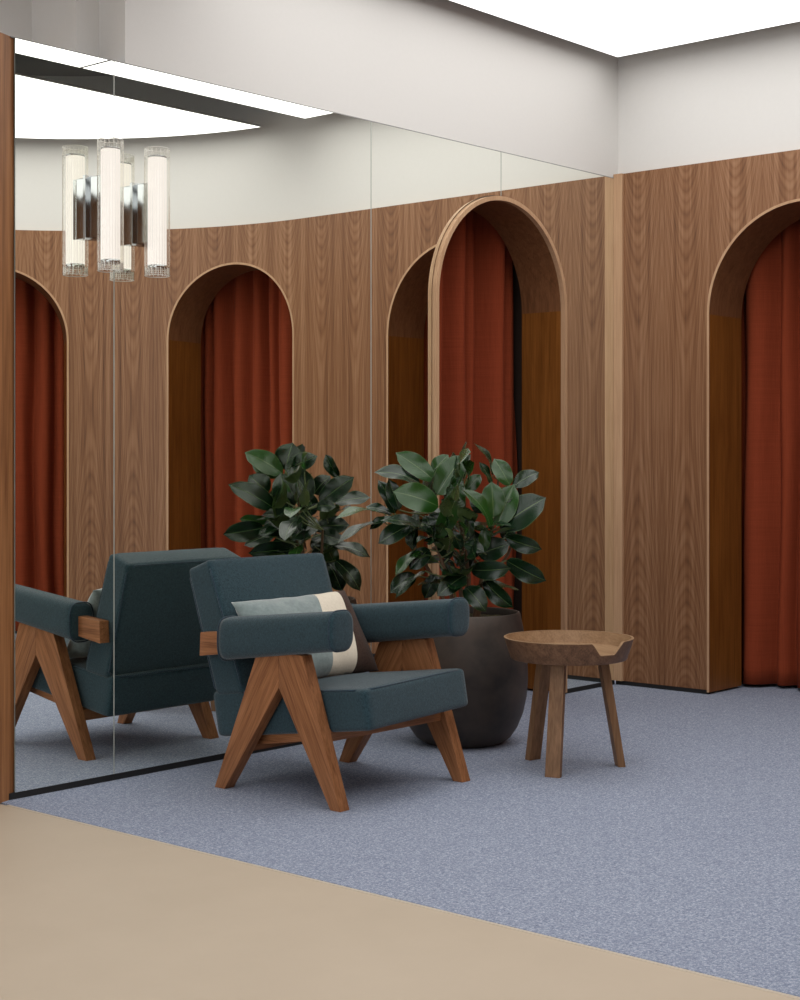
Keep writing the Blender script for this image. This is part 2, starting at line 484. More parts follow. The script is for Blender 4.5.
struct(box('wall_front_light_block', -3.0, 4.5, -1.75, -1.6, 0.002, 3.25, M['jamb']))  # unseen dark wall, added to block daylight from the front
struct(box('wall_back_left_light_block', -3.0, 2.55, 4.52, 4.62, 0.002, 3.25, M['wall']))  # unseen wall, added to shut out daylight beyond the post
# --- mirror wall: backing, upper plaster, mirrors
V, Fc, UV = wall_cols(mirror_line, 0.0, X0-2.87, [ARCH_A], 2.325, 0.002, .03)
V = [(x, y+.012, z) for x, y, z in V]
struct(mesh_obj('wall_back', V, Fc, M['joint'], fix=False))
# stepped upper wall
ya, yb_ = YM+.002, YM+.53
poly = [(6.32, ya), (3.33, ya), (3.33, ya+.135), (3.237, ya+.135), (3.237, ya+.38), (1.2, ya+.38), (1.2, yb_), (6.32, yb_)]
n = len(poly)
V = [(x, y, 2.337) for x, y in poly]+[(x, y, 3.25) for x, y in poly]
Fc = [tuple(range(n)), tuple(range(n, 2*n))]+[(i, (i+1) % n, n+(i+1) % n, n+i) for i in range(n)]
struct(mesh_obj('wall_back_upper', V, Fc, M['wall']))
struct(box('baseboard_back', 2.88, 4.88, YM-.001, YM+.012, .002, .022, M['skirt']))
struct(box('baseboard_back_right', 5.79, 6.19, YM-.001, YM+.012, .002, .022, M['skirt']))

def mirror_panel(xa, xb, label):
    c = 5.335; RO = RAD[ARCH_A]; SPRING = ATOP-RO; xs = {xa, xb}
    for k in range(49):
        x = c-(RO+.004)*math.cos(PI*k/48)
        if xa < x < xb: xs.add(x)
    xs = sorted(xs); V = []; Fc = []
    for a, b in zip(xs, xs[1:]):
        m = (a+b)/2
        f = lambda x: SPRING+math.sqrt(max(0, (RO+.004)**2-(x-c)**2)) if abs(m-c) < RO+.004 else .022
        n = len(V)
        V += [(a, YM, f(a)), (b, YM, f(b)), (b, YM, 2.335), (a, YM, 2.335), (a, YM+.006, f(a)), (b, YM+.006, f(b)), (b, YM+.006, 2.335), (a, YM+.006, 2.335)]
        Fc += [(n, n+1, n+2, n+3), (n+7, n+6, n+5, n+4), (n, n+4, n+5, n+1), (n+3, n+2, n+6, n+7)]
    o = mesh_obj('mirror_panel', V, Fc, M['mirror'], fix=False)
    o.data.materials.append(M['mirror_edge'])
    for i, p in enumerate(o.data.polygons):
        if i % 4 != 0: p.material_index = 1
    return tag(o, label, 'mirror', 'full height mirror panels')
G = .0014
mirror_panel(2.902, 3.283-G, 'narrow full-height mirror panel next to the wooden post at left')
mirror_panel(3.283+G, 4.522-G, 'widest full-height mirror panel, behind the armchair')
mirror_panel(4.522+G, 5.335-G, 'mirror panel cut round the left half of the arch, behind the plant')
mirror_panel(5.335+G, 6.190, 'mirror panel between the arch and the room corner')
# thin dark metal cap along the top of the mirrors
struct(box('trim_2', 2.885, 6.188, YM-.001, YM+.008, 2.335, 2.338, M['joint']))
# joint strips in the seams
for i, x in enumerate((3.283, 4.522, 5.335)):
    z0 = .022 if x < 5 else ATOP+.006
    struct(box('trim_%d' % (i+3), x-G, x+G, YM-.001, YM+.004, z0, 2.335, M['mirror_edge']))
# pale corner trim of the panelling
ct = box('trim_6', X0-.014, X0+.004, YM-.047, YM-.0005, .022, HW, M['edge']); struct(ct)

# --- dark shells added behind the arches to block light leaking in
def leak_shell(fn, sc, nrm, kind):
    p = Vector((*fn(sc), 0)); t_ = Vector((-nrm.y, nrm.x, 0))
    wd = .55; d0, d1 = .035, .70
    V = []; Fc = []
    def P(a, d, z): return p+t_*a+nrm*d+Vector((0, 0, z))
    for (a0, a1, e0, e1, z0, z1) in ((-wd, wd, d1, d1+.02, .002, 2.33), (-wd-.02, -wd, d0, d1+.02, .002, 2.33), (wd, wd+.02, d0, d1+.02, .002, 2.33), (-wd-.02, wd+.02, d0+.06, d1+.02, 2.33, 2.34)):
        n = len(V); V += [P(a, e, z) for a in (a0, a1) for e in (e0, e1) for z in (z0, z1)]
        Fc += [tuple(i+n for i in q) for q in box_vf(0, 1, 0, 1, 0, 1)[1]]
    struct(mesh_obj(kind, V, Fc, M['void']))

def arch_surround(fn, sc, nrm, out, depth, label, tk=.011):
    """timber lining: bent head, two jambs and a pale front lip; out = how far the lip stands proud"""
    RO = RAD[sc]; RI = RO-tk; SPRING = ATOP-RO
    c0 = Vector((*fn(sc), 0))
    root = empty('arch_surround', c0, label, 'arch', 'walnut lined arches')
    def outline(r, part):
        if part == 'head': return [(-r*math.cos(PI*k/40), SPRING+r*math.sin(PI*k/40)) for k in range(41)]
        sg = -1 if part == 'l' else 1
        return [(sg*r, .012), (sg*r, SPRING)]
    def strip(name, part, ra, rb, da, db, mat):
        A, B = outline(ra, part), outline(rb, part); V = []; Fc = []; n = len(A)
        for (a, z), (a2, z2) in zip(A, B):
            for aa, zz in ((a, z), (a2, z2)):
                front = Vector((*fn(sc+aa), zz))
                back = Vector((*fn(sc+aa), zz))
                # back edge square to the middle of the arch
                dd = (back-c0).dot(nrm)
                back = back+nrm*(db-dd)
                V.append(front+nrm*da-c0); V.append(back-c0)
        for i in range(n-1):
            a = i*4; b_ = a+4
            Fc += [(a, b_, b_+1, a+1), (a+2, a+3, b_+3, b_+2), (a, a+2, b_+2, b_), (a+1, b_+1, b_+3, a+3)]
        Fc += [(0, 1, 3, 2), (n*4-4, n*4-2, n*4-1, n*4-3)]
        return mesh_obj(name, V, Fc, mat, root, smooth=35)
    strip('arch_lining', 'head', RI, RO-.001, .0005, depth, M['lining'])
    for q in 'lr': strip('jamb_lining', q, RI, RO-.001, .0005, depth, M['jamb'])
    # pale lip as one band up, over and down
    V = []; Fc = []
    full = lambda r: [(-r, .012)]+outline(r, 'head')+[(r, .012)]
    A, B = full(RI), full(RO); n = len(A)
    for (a, z), (a2, z2) in zip(A, B):
        for aa, zz in ((a, z), (a2, z2)):
            p = Vector((*fn(sc+aa), zz))-c0
            V.append(p-nrm*out); V.append(p+nrm*.0005)
    for i in range(n-1):
        a = i*4; b_ = a+4
        Fc += [(a, b_, b_+1, a+1), (a+2, a+3, b_+3, b_+2), (a, a+2, b_+2, b_), (a+1, b_+1, b_+3, a+3)]
    Fc += [(0, 1, 3, 2), (n*4-4, n*4-2, n*4-1, n*4-3)]
    o = mesh_obj('edge_band', V, Fc, M['edge'], root, smooth=35); o['label'] = 'pale bent edge band'
    return root

def curtain(fn, sc, nrm, depth, seed, label):
    rnd = random.Random(seed); p = Vector((*fn(sc), 0)); t_ = Vector((-nrm.y, nrm.x, 0))
    wd = .52; n = 420; rows = 30; V = []; UV = []; Fc = []
    # irregular pleats
    xs = [-.1]
    while xs[-1] < 2*wd+.3: xs.append(xs[-1]+rnd.choice((.085, .11, .14, .17))*rnd.uniform(.9, 1.1))
    amp = [rnd.uniform(.50, .66) for _ in xs]; dpt = [rnd.uniform(-.015, .02) for _ in xs]; hgt = [rnd.uniform(.6, 1.2) for _ in xs]
    def fold(x, z):
        x2 = x+.010*math.sin(1.9*z+seed)*(1.2-z/2.3)+.004*math.sin(5*z+20*x)
        for i in range(len(xs)-1):
            if xs[i] <= x2 < xs[i+1]:
                f = (x2-xs[i])/(xs[i+1]-xs[i]); wdt = xs[i+1]-xs[i]; base_ = dpt[i]*(1-f)+dpt[i+1]*f
                f = f+.06*math.sin(2*PI*f)
                wave = -.5+.5*math.cos(2*PI*f)
                return base_+amp[i]*wdt*wave*(1.1-.16*z/2.3)+.0012*math.sin(95*x+6*z)
        return 0
    for j in range(rows+1):
        z = .018+(2.31-.018)*j/rows
        for i in range(n+1):
            x = 2*wd*i/n
            V.append(t_*(x-wd)+nrm*(depth+fold(x, z))+Vector((0, 0, z))); UV.append((x, z))
    for j in range(rows):
        for i in range(n):
            a = j*(n+1)+i; Fc.append((a, a+1, a+n+2, a+n+1))
    # a hem turned at the foot
    o = mesh_obj('curtain', V, Fc, M['curtain'], uvs=UV, smooth=180, loc=p, fix=False)
    md = o.modifiers.new('thickness', 'SOLIDIFY'); md.thickness = .003
    return tag(o, label, 'curtain', 'rust curtains in the arches')

nY = Vector((0, 1, 0))
leak_shell(mirror_line, ARCH_A, nY, 'wall_leak_block_back')
arch_surround(mirror_line, ARCH_A, nY, .022, .215, 'walnut lined arch with pale raised edge, set in the mirrors behind the plant', .018)
curtain(mirror_line, ARCH_A, nY, .335, 3, 'rust red curtain hanging in the arch between the mirrors, behind the plant')
for sc, seed, la, lc in (
    (ARCH_B, 11, 'walnut lined arch in the panelled wall at the right edge of the photo', 'rust red curtain in the arch at the right edge of the photo'),
    (ARCH_C, 23, 'walnut lined arch seen whole in the mirror, right of the glass wall lights', 'rust red curtain reflected in the whole arch above the armchair'),
    (ARCH_D, 31, 'walnut lined arch half seen in the mirror beside the left wooden post', 'rust red curtain reflected beside the left wooden post')):
    leak_shell(curve, sc, normal(sc), 'wall_leak_block_right')
    arch_surround(curve, sc, normal(sc), .002, .285, la)
    curtain(curve, sc, normal(sc), .42, seed, lc)

# --- wooden post closing the mirrors at the left
a19 = math.radians(19); ux, uy = math.cos(a19), math.sin(a19)
px_, py_ = 2.905, YM+.010
V = []
for z in (0.001, 2.338):
    for (a, b) in ((0, 0), (-.32, 0), (-.32, .22), (-.012, .22)):
        V.append((px_+ux*a-uy*b, py_+uy*a+ux*b, z))
post = mesh_obj('wall_left', V, [(0, 1, 2, 3), (4, 7, 6, 5), (0, 4, 5, 1), (1, 5, 6, 2), (2, 6, 7, 3), (3, 7, 4, 0)], M['post'])
struct(post)

# ------------------------------------------------------------------ wall lights on the mirror
def wall_light(x, label):
    root = empty('wall_light', (x, YM, 1.848), label, 'wall light', 'reeded glass wall lights')
    y = -.090; z0, z1 = -.208, .206; nr = 28
    # reeded outer glass
    V = []; Fc = []; seg = nr*6
    prof = [(z0, 0), (z0+.004, 1), (z0+.012, 1), (z1-.012, 1), (z1-.004, 1), (z1, 0)]
    for (z, k) in prof:
        for i in range(seg):
            a = 2*PI*i/seg; r = .0395+.0022*abs(math.sin(nr*a/2))*1.0
            V.append((r*math.cos(a), y+r*math.sin(a), z))
    m = len(prof)
    for j in range(m-1):
        for i in range(seg):
            Fc.append((j*seg+i, j*seg+(i+1) % seg, (j+1)*seg+(i+1) % seg, (j+1)*seg+i))
    mesh_obj('glass_shade', V, Fc, M['glass'], root, smooth=180)
    # glass rims top and bottom
    for z in (z0, z1):
        ring = [(.0395*math.cos(2*PI*k/48), y+.0395*math.sin(2*PI*k/48), z) for k in range(48)]
        tube('glass_rim', ring, .0012, M['flute'], root, 6, True)
    o = lathe('lamp_core', [(0, -.173), (.030, -.173), (.031, -.169), (.031, .172), (.030, .176), (0, .176)], M['lamp_core'], root, 32)
    o.location = (0, y, 0)
    for nm, za, zb in (('core_cap', -.185, -.173), ('core_cap', .176, .182)):
        o = lathe(nm, [(0, za), (.030, za), (.031, za+.002), (.031, zb-.002), (.030, zb), (0, zb)], M['chrome'], root, 32); o.location = (0, y, 0)
    # notched inner collar of short rods at both ends
    for zc in (z0+.004, z1-.026):
        V, Fc = [], []
        for k in range(16):
            a = 2*PI*k/16; c = (.0375*math.cos(a), y+.0375*math.sin(a))
            v, f = tube_vf([(c[0], c[1], zc), (c[0], c[1], zc+.022)], .0016, 5)
            n = len(V); V += v; Fc += [tuple(i+n for i in q) for q in f]
        v, f = tube_vf([(.0375*math.cos(2*PI*k/28), y+.0375*math.sin(2*PI*k/28), zc+.011) for k in range(28)], .0008, 4, True)
        n = len(V); V += v; Fc += [tuple(i+n for i in q) for q in f]
        mesh_obj('glass_flutes', V, Fc, M['flute'], root)
    box('bracket', -.024, .024, -.087, -.001, -.098, .096, M['chrome'], root, .003)
    box('wall_plate', -.034, .034, -.006, 0.0, -.104, .102, M['chrome'], root, .001)
    return root
wall_light(3.197, 'reeded glass tube wall light on the mirror, left of the two')
wall_light(3.388, 'reeded glass tube wall light on the mirror, right of the two')

# ------------------------------------------------------------------ armchair
CXC = 3.7475; CY = 3.53
ch = empty('armchair', (CXC, CY, 0), 'dark teal upholstered armchair with wooden V-shaped legs before the mirror', 'chair')
def loc_poly(p): return [(y-CY, z) for y, z in p]
TH = .042; HO = .3075
rear = loc_poly([(3.803, 0.002), (3.757, 0.002), (3.513, .345), (3.513, .452), (3.611, .440)])
front = loc_poly([(3.294, 0.002), (3.254, 0.002), (3.412, .452), (3.5125, .452), (3.5125, .345)])
for sg in (-1, 1):
    x0, x1 = sorted((sg*HO, sg*(HO-TH)))
    prism('leg', rear, x0, x1, M['leg_rear'], ch, .003)
    prism('leg', front, x0, x1, M['leg_front'], ch, .003)
    # arm rail: beam that shows behind the pad
    prism('arm_rail', loc_poly([(3.876, .413), (3.872, .489), (3.33, .535), (3.33, .485)]), x0+.001*(sg < 0), x1, M['rail_y'], ch, .003)
    # padded arm, swept superellipse
    V = []; Fc = []; seg = 40; xc = sg*.2765-.013
    stations = []
    yb, yf = 3.756, 3.266
    for k in range(25):
        f = k/24; stations.append((yb+(yf-yb)*f, 1.0))
    stations = [(yb+.001, .80), (yb, .93)]+[(y, 1) for y, _ in stations[1:-1]]+[(yf, .985), (yf-.004, .94), (yf-.006, .80), (yf-.007, .5)]
    for y, sc_ in stations:
        f = (yb-y)/(yb-yf); zc = .477+(.535-.477)*f; hh = .068-.008*f; ww = .0505
        for i in range(seg):
            a = 2*PI*i/seg; e = .62
            cx = math.copysign(abs(math.cos(a))**e, math.cos(a)); cz = math.copysign(abs(math.sin(a))**e, math.sin(a))
            V.append((xc+ww*cx*sc_, y-CY, zc+hh*cz*sc_))
    m = len(stations)
    for j in range(m-1):
        for i in range(seg):
            Fc.append((j*seg+i, j*seg+(i+1) % seg, (j+1)*seg+(i+1) % seg, (j+1)*seg+i))
    Fc.append(tuple(range(seg))); Fc.append(tuple((m-1)*seg+i for i in range(seg)))
    arm = mesh_obj('arm_pad', V, Fc, M['fabric'], ch, smooth=180)
    for (yy, f) in ((yf+.004, 1), (yb-.004, 0)):
        zc = .477+.058*f; hh = .068-.008*f
        ring = []
        for i in range(48):
            a = 2*PI*i/48; e = .62
            ring.append((xc+.051*math.copysign(abs(math.cos(a))**e, math.cos(a)), yy-CY, zc+(hh+.0005)*math.copysign(abs(math.sin(a))**e, math.sin(a))))
        tube('piping', ring, .0026, M['piping'], arm, 6, True)
SW = .254
# seat: corners[x][y][z]; y index 0 = front
def corner_set(w0, fb, ft, rb, rt):
    return [[[(sx*w0, fb[0]-CY, fb[1]), (sx*w0, ft[0]-CY, ft[1])], [(sx*w0, rb[0]-CY, rb[1]), (sx*w0, rt[0]-CY, rt[1])]] for sx in (-1, 1)]
fb, ft, rb, rt = (3.212, .255), (3.234, .376), (3.850, .148), (3.880, .292)
sc_ = corner_set(SW, fb, ft, rb, rt)
sc_[0][0] = [(-SW, 3.182-CY, .242), (-SW, 3.204-CY, .364)]     # the near front corner has sagged a little forward
seat = cushion('seat', sc_, (.50, .62, .13), .016, M['fabric'], ch, (0, 0, .004, .0, 0, .014), 22)
def loop(ptsl, r, par, nm='piping', seg=6):
    out = []
    for a, b in zip(ptsl, ptsl[1:]+ptsl[:1]):
        a, b = Vector(a), Vector(b); n = 8
        for k in range(n): out.append(a.lerp(b, (k+.5)/n))
    return tube(nm, out, r, M['piping'], par, seg, True)
e = .004
loop([(-SW+e, 3.204-CY+e, .364-e), (SW-e, ft[0]-CY+e, ft[1]-e), (SW-e, rt[0]-CY, rt[1]-e+.002), (-SW+e, rt[0]-CY, rt[1]-e+.002)], .0028, seat)
# back: y index 0 = front face
BW = .258
bfb, bft, brb, brt = (3.722, .300), (3.876, .721), (3.852, .283), (3.978, .684)
bc = corner_set(BW, bfb, bft, brb, brt)
for a in (0, 1):
    for b_ in (0, 1): bc[a][b_][1] = (bc[a][b_][1][0]*1.045, bc[a][b_][1][1], bc[a][b_][1][2])
back = cushion('backrest', bc, (.50, .12, .43), .014, M['fabric'], ch, (0, 0, .018, .006, 0, .004), 22)
BT = BW*1.045
loop([(-BT+e, bft[0]-CY+e, bft[1]-e-.001), (BT-e, bft[0]-CY+e, bft[1]-e-.001), (BW-e, bfb[0]-CY+e, bfb[1]), (-BW+e, bfb[0]-CY+e, bfb[1])], .0028, back)
loop([(-BT+e, brt[0]-CY-e, brt[1]-e), (BT-e, brt[0]-CY-e, brt[1]-e), (BW-e, brb[0]-CY, brb[1]), (-BW+e, brb[0]-CY, brb[1])], .0028, back)
# rails under the seat
box('seat_rail', -.266, .266, 3.345-CY, 3.370-CY, .192, .230, M['rail_x'], ch, .003)
box('seat_rail', -.266, .266, 3.682-CY, 3.712-CY, .124, .164, M['rail_x'], ch, .003)
for sg in (-1, 1):
    x0, x1 = sorted((sg*.235, sg*.205))
    prism('side_rail', loc_poly([(3.36, .195), (3.36, .228), (3.71, .170), (3.71, .137)]), x0, x1, M['rail_y'], ch, .002)

# pillow on the seat
def pillow():
    W2, H2, T = .256, .160, .060
    top = Vector((3.744, 3.765, .584)); bot = Vector((3.732, 3.585, .343))
    ctr = (top+bot)/2; upv = (top-bot).normalized(); right = Vector((1, -.03, .015)).normalized()
    upv = upv; nr = upv.cross(right).normalized(); nr = -nr if nr.y > 0 else nr
    root = empty('lumbar_pillow', (ctr.x, ctr.y, ctr.z-.02), 'lumbar pillow in grey, cream and brown bands on the armchair seat', 'pillow')
    base = Vector(root.location)
    def P(u, v, side):
        x = W2*u*(1-.045*(1-v*v)*abs(u)**3)*(.955+.045*v); y = H2*v*(1-.07*(1-u*u)*abs(v)**3)
        th = T*(max(0, 1-u**4)**.62)*(max(0, 1-v**4)**.62)
        wr = .0018*math.sin(14*u+5*v)*(1-u*u)
        return ctr+right*x+upv*y+nr*(side*th+wr)-base
    def part(nm, u0, u1, mat, lb):
        nu, nv = 26, 28; V = []; Fc = []
        for side in (1, -1):
            o = len(V)
            for i in range(nu+1):
                for j in range(nv+1):
                    vv = math.sin(PI/2*(-1+2*j/nv))
                    lo = u0+(.15*vv if u0 > -1 else 0); hi = u1+(.15*vv if u1 < 1 else 0)
                    uu = lo+(hi-lo)*i/nu
                    V.append(P(uu, vv, side))
            for i in range(nu):
                for j in range(nv):
                    a = o+i*(nv+1)+j; Fc.append((a, a+1, a+nv+2, a+nv+1) if side == 1 else (a, a+nv+1, a+nv+2, a+1))
        bm = bmesh.new(); vv = [bm.verts.new(p) for p in V]
        for q in Fc: bm.faces.new([vv[i] for i in q])
        bmesh.ops.remove_doubles(bm, verts=bm.verts, dist=1e-6)
        ob = bm_obj(nm, bm, mat, root, 180); ob['label'] = lb
    part('pillow_band', -1, .14, M['velvet'], 'grey velvet band')
    part('pillow_band', .14, .62, M['cream'], 'cream band')
    part('pillow_band', .62, 1, M['brown'], 'dark brown band')
pillow()

# ------------------------------------------------------------------ plant in its pot
PX, PY = 4.573, 3.704
pot = empty('plant_pot', (PX, PY, .002), 'large rounded dark bronze planter behind the armchair', 'planter')
prof = [(0, 0), (.135, 0), (.150, .004), (.178, .025), (.203, .062), (.224, .115), (.237, .175), (.242, .24), (.240, .31), (.233, .38), (.223, .44), (.213, .487), (.210, .492), (.204, .492), (.200, .487), (.203, .45), (.205, .44)]
lathe('pot_body', prof, M['pot'], pot, 96, 50)
V = [(0, 0, .468)]; Fc = []; rr = random.Random(5)
for k in range(1, 9):
    for i in range(48):
        a = 2*PI*i/48; r = .205*k/8; V.append((r*math.cos(a), r*math.sin(a), .462+rr.uniform(-.005, .007)))
for i in range(48): Fc.append((0, 1+i, 1+(i+1) % 48))
for k in range(7):
    for i in range(48): Fc.append((1+k*48+i, 1+(k+1)*48+i, 1+(k+1)*48+(i+1) % 48, 1+k*48+(i+1) % 48))
mesh_obj('soil', V, Fc, M['soil'], pot, smooth=180)

plant = empty('rubber_plant', (PX, PY, .468), 'bushy rubber plant with broad glossy green leaves in the dark planter', 'plant')
PB = Vector((PX, PY, .468))
def wf(px, py, z, mirrored=False):
    """point of the room seen at a pixel of the photo at depth z (optionally by way of the mirror)"""
    u = (px-400)/F; X = z*(CX+u*SX); Y = z*(SX-u*CX); Z = 1.05-(py-457.2)/F*z
    if mirrored: Y = 2*YM-Y
    return Vector((X, Y, Z))
# main stems
stem_pts = []
def stem(pts, r0, r1):
    P = []
    ctl = [Vector(p) for p in pts]
    for a, b in zip(ctl, ctl[1:]):
        for k in range(6): P.append(a.lerp(b, k/6))
    P.append(ctl[-1]); n = len(P)
    rad = [r0+(r1-r0)*i/(n-1) for i in range(n)]
    tube('stem', P, r0, M['stem'], plant, 8, False, rad)
    stem_pts.extend(P)
RV = Vector((SX, -CX, 0)); FV = Vector((-CX, -SX, 0))     # right and towards the lens, seen from the photo
def L(r, f, z): return RV*r+FV*f+Vector((0, 0, z))
stem([L(-.03, 0, -.02), L(-.05, .01, .12), L(-.10, .01, .26), L(-.13, .0, .40)], .009, .004)
stem([L(.01, .02, -.02), L(.02, .02, .14), L(.0, .03, .28), L(-.03, .02, .42)], .010, .004)
stem([L(.04, .0, -.02), L(.07, .0, .14), L(.10, .01, .27), L(.12, 0, .40), L(.13, 0, .50)], .009, .004)
stem([L(.0, -.04, -.02), L(-.01, -.07, .14), L(.02, -.10, .26), L(.0, -.11, .40)], .009, .004)
stem([L(-.04, -.03, -.02), L(-.10, -.05, .12), L(-.16, -.06, .22), L(-.20, -.06, .30)], .008, .004)
stem([L(.05, -.03, -.02), L(.10, -.06, .12), L(.17, -.07, .22), L(.20, -.06, .30)], .008, .004)

def leaf(base, tip, wid, view, roll, mat, curl=.10, fold=.18):
    """base, tip: world points; wid: full width; view: direction the upper face looks to; roll: turn about the midrib"""
    ax = tip-base; Ln = ax.length; ax.normalize()
    nrm = view-ax*view.dot(ax)
    if nrm.length < 1e-3: nrm = ax.orthogonal()
    nrm.normalize(); nrm = Matrix.Rotation(roll, 3, ax) @ nrm
    side = ax.cross(nrm)
    nv, nu = 18, 8; V = []; UV = []; Fc = []
    for j in range(nv+1):
        v = j/nv
        # broad ellipse with a short drawn-out tip
        wv = (math.sin(PI*min(1, v*.97+.015)**.92))**.62 if 0 < v < 1 else 0
        if v > .86: wv *= max(0, (1-v)/.14)**.75*.97+.03*(v < 1)
        if v < .04: wv *= v/.04
        cen = base+ax*(Ln*v)+nrm*(curl*Ln*(math.sin(PI*v)-.35*v*v))
        for i in range(nu+1):
            u = -1+2*i/nu
            off = side*(u*wv*wid/2*math.cos(fold))+nrm*(abs(u)*wv*wid/2*math.sin(fold)*1.0+.010*math.sin(9*v+2*u)*abs(u)*wv*.5)
            V.append(cen+off-PB); UV.append((u, v))
    for j in range(nv):
        for i in range(nu):
            a = j*(nu+1)+i; Fc.append((a, a+1, a+nu+2, a+nu+1))
    # upper face must look along nrm
    o = mesh_obj('leaf', V, Fc, mat, plant, uvs=UV, smooth=180, fix=False)
    nz = sum((p.normal for p in o.data.polygons), Vector())
    if nz.dot(nrm) < 0: o.data.flip_normals()
    # petiole back to the nearest stem
    lb = base-PB
    cand = min(stem_pts, key=lambda p: (p-lb).length+max(0, p.z-lb.z+.01)*4)
    d = (cand-lb).length
    if d > .004:
        mid = (cand+lb)/2+Vector((0, 0, -.12*d)); P = []
        for k in range(9):
            f = k/8; P.append(cand*(1-f)**2+mid*2*f*(1-f)+lb*f*f)
        tube('leaf_stalk', P, .0026, M['petiole'], plant, 6)
rl = random.Random(21)
K = 190/800
def direct(bx, by, tx, ty, wpx, db=0, dt=0, light=0, face=1):
    zb, zt = 5.875-db, 5.875-dt
    b_ = wf(370+bx*K, 435+by*K, zb); t_ = wf(370+tx*K, 435+ty*K, zt)
    Ln = (t_-b_).length; wp = wpx*K*5.88/F*1.12; full = max(wp, min(.48*Ln, .082))
    roll = math.acos(max(.2, min(1, wp/full)))*face
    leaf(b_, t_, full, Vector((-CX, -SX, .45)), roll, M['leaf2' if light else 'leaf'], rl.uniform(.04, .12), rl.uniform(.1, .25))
K2 = 180/800
def mirr(bx, by, tx, ty, wpx, db=0, dt=0, light=0, face=1):
    zb, zt = 6.425-db, 6.425-dt
    b_ = wf(215+bx*K2, 435+by*K2, zb, True); t_ = wf(215+tx*K2, 435+ty*K2, zt, True)
    Ln = (t_-b_).length; wp = wpx*K2*6.42/F*1.28; full = max(wp, min(.52*Ln, .088))
    roll = math.acos(max(.2, min(1, wp/full)))*face
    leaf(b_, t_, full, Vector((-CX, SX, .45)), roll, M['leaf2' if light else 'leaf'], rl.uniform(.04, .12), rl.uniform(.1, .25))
for a in [
    (270, 190, 108, 72, 84, .02, .0, 1), (282, 252, 398, 82, 104, .05, .03, 1), (262, 160, 330, 82, 60, .0, -.02, 1),
    (212, 205, 18, 152, 74, .03, .05, 0), (105, 330, 36, 188, 62, .0, .0, 0), (122, 315, 78, 185, 60, .03, .04, 0),
    (288, 300, 98, 236, 112, .07, .10, 1), (280, 440, 392, 176, 76, .10, .06, 1), (385, 330, 345, 235, 66, .03, .03, 0),
    (512, 402, 388, 220, 62, .08, .11, 1), (516, 172, 438, 28, 34, .02, .0, 0), (512, 205, 460, 112, 36, .04, .05, 0),
    (588, 212, 522, 98, 70, .03, .0, 1), (602, 218, 712, 154, 62, .02, -.02, 0), (520, 345, 512, 196, 92, .07, .06, 1),
    (535, 385, 606, 206, 96, .05, .03, 1), (546, 392, 740, 262, 126, .03, .06, 0), (572, 432, 724, 482, 54, .02, .05, 0),
    (574, 528, 742, 616, 60, .02, .04, 0), (424, 568, 592, 562, 62, .05, .11, 0), (402, 590, 284, 676, 74, .07, .14, 0),
    (402, 640, 488, 742, 80, .05, .10, 0), (480, 612, 602, 728, 60, .02, .05, 0), (398, 456, 482, 492, 50, .10, .14, 0),
    (416, 432, 416, 336, 40, .12, .12, 0), (272, 424, 46, 352, 60, .07, .12, 0), (100, 350, -4, 396, 44, .03, .05, 0),
    (92, 332, -20, 300, 44, .0, .0, 0), (168, 380, 34, 456, 76, .05, .09, 0), (312, 466, 222, 444, 28, .11, .13, 0),
    (232, 572, 104, 688, 42, .04, .09, 0), (190, 588, 84, 664, 72, .0, .03, 0), (212, 488, 104, 590, 52, .02, .05, 1),
    (250, 480, 166, 566, 74, .01, .03, 0), (196, 330, 178, 490, 52, .0, .02, 0), (232, 340, 274, 432, 60, .03, .05, 0),
    (456, 506, 588, 458, 96, .02, .03, 0), (382, 482, 344, 400, 50, .06, .07, 0), (478, 492, 486, 384, 46, .09, .09, 1),
    (404, 236, 466, 166, 56, -.02, -.04, 1), (280, 585, 230, 690, 62, -.04, -.05, 0), (330, 520, 300, 400, 70, .0, .0, 0),
    (430, 520, 440, 400, 80, -.02, -.03, 0), (560, 440, 600, 380, 60, -.04, -.06, 0), (350, 600, 300, 520, 60, -.05, -.06, 0),
    (470, 560, 520, 640, 60, -.06, -.10, 0), (380, 560, 440, 480, 64, .0, .0, 0), (54, 362, -140, 452, 52, .04, .10, 0),
    (60, 330, -150, 348, 50, .02, .08, 1), (340, 420, 250, 330, 70, .02, .02, 0), (470, 330, 440, 240, 70, .0, .0, 0)]:
    direct(*a)
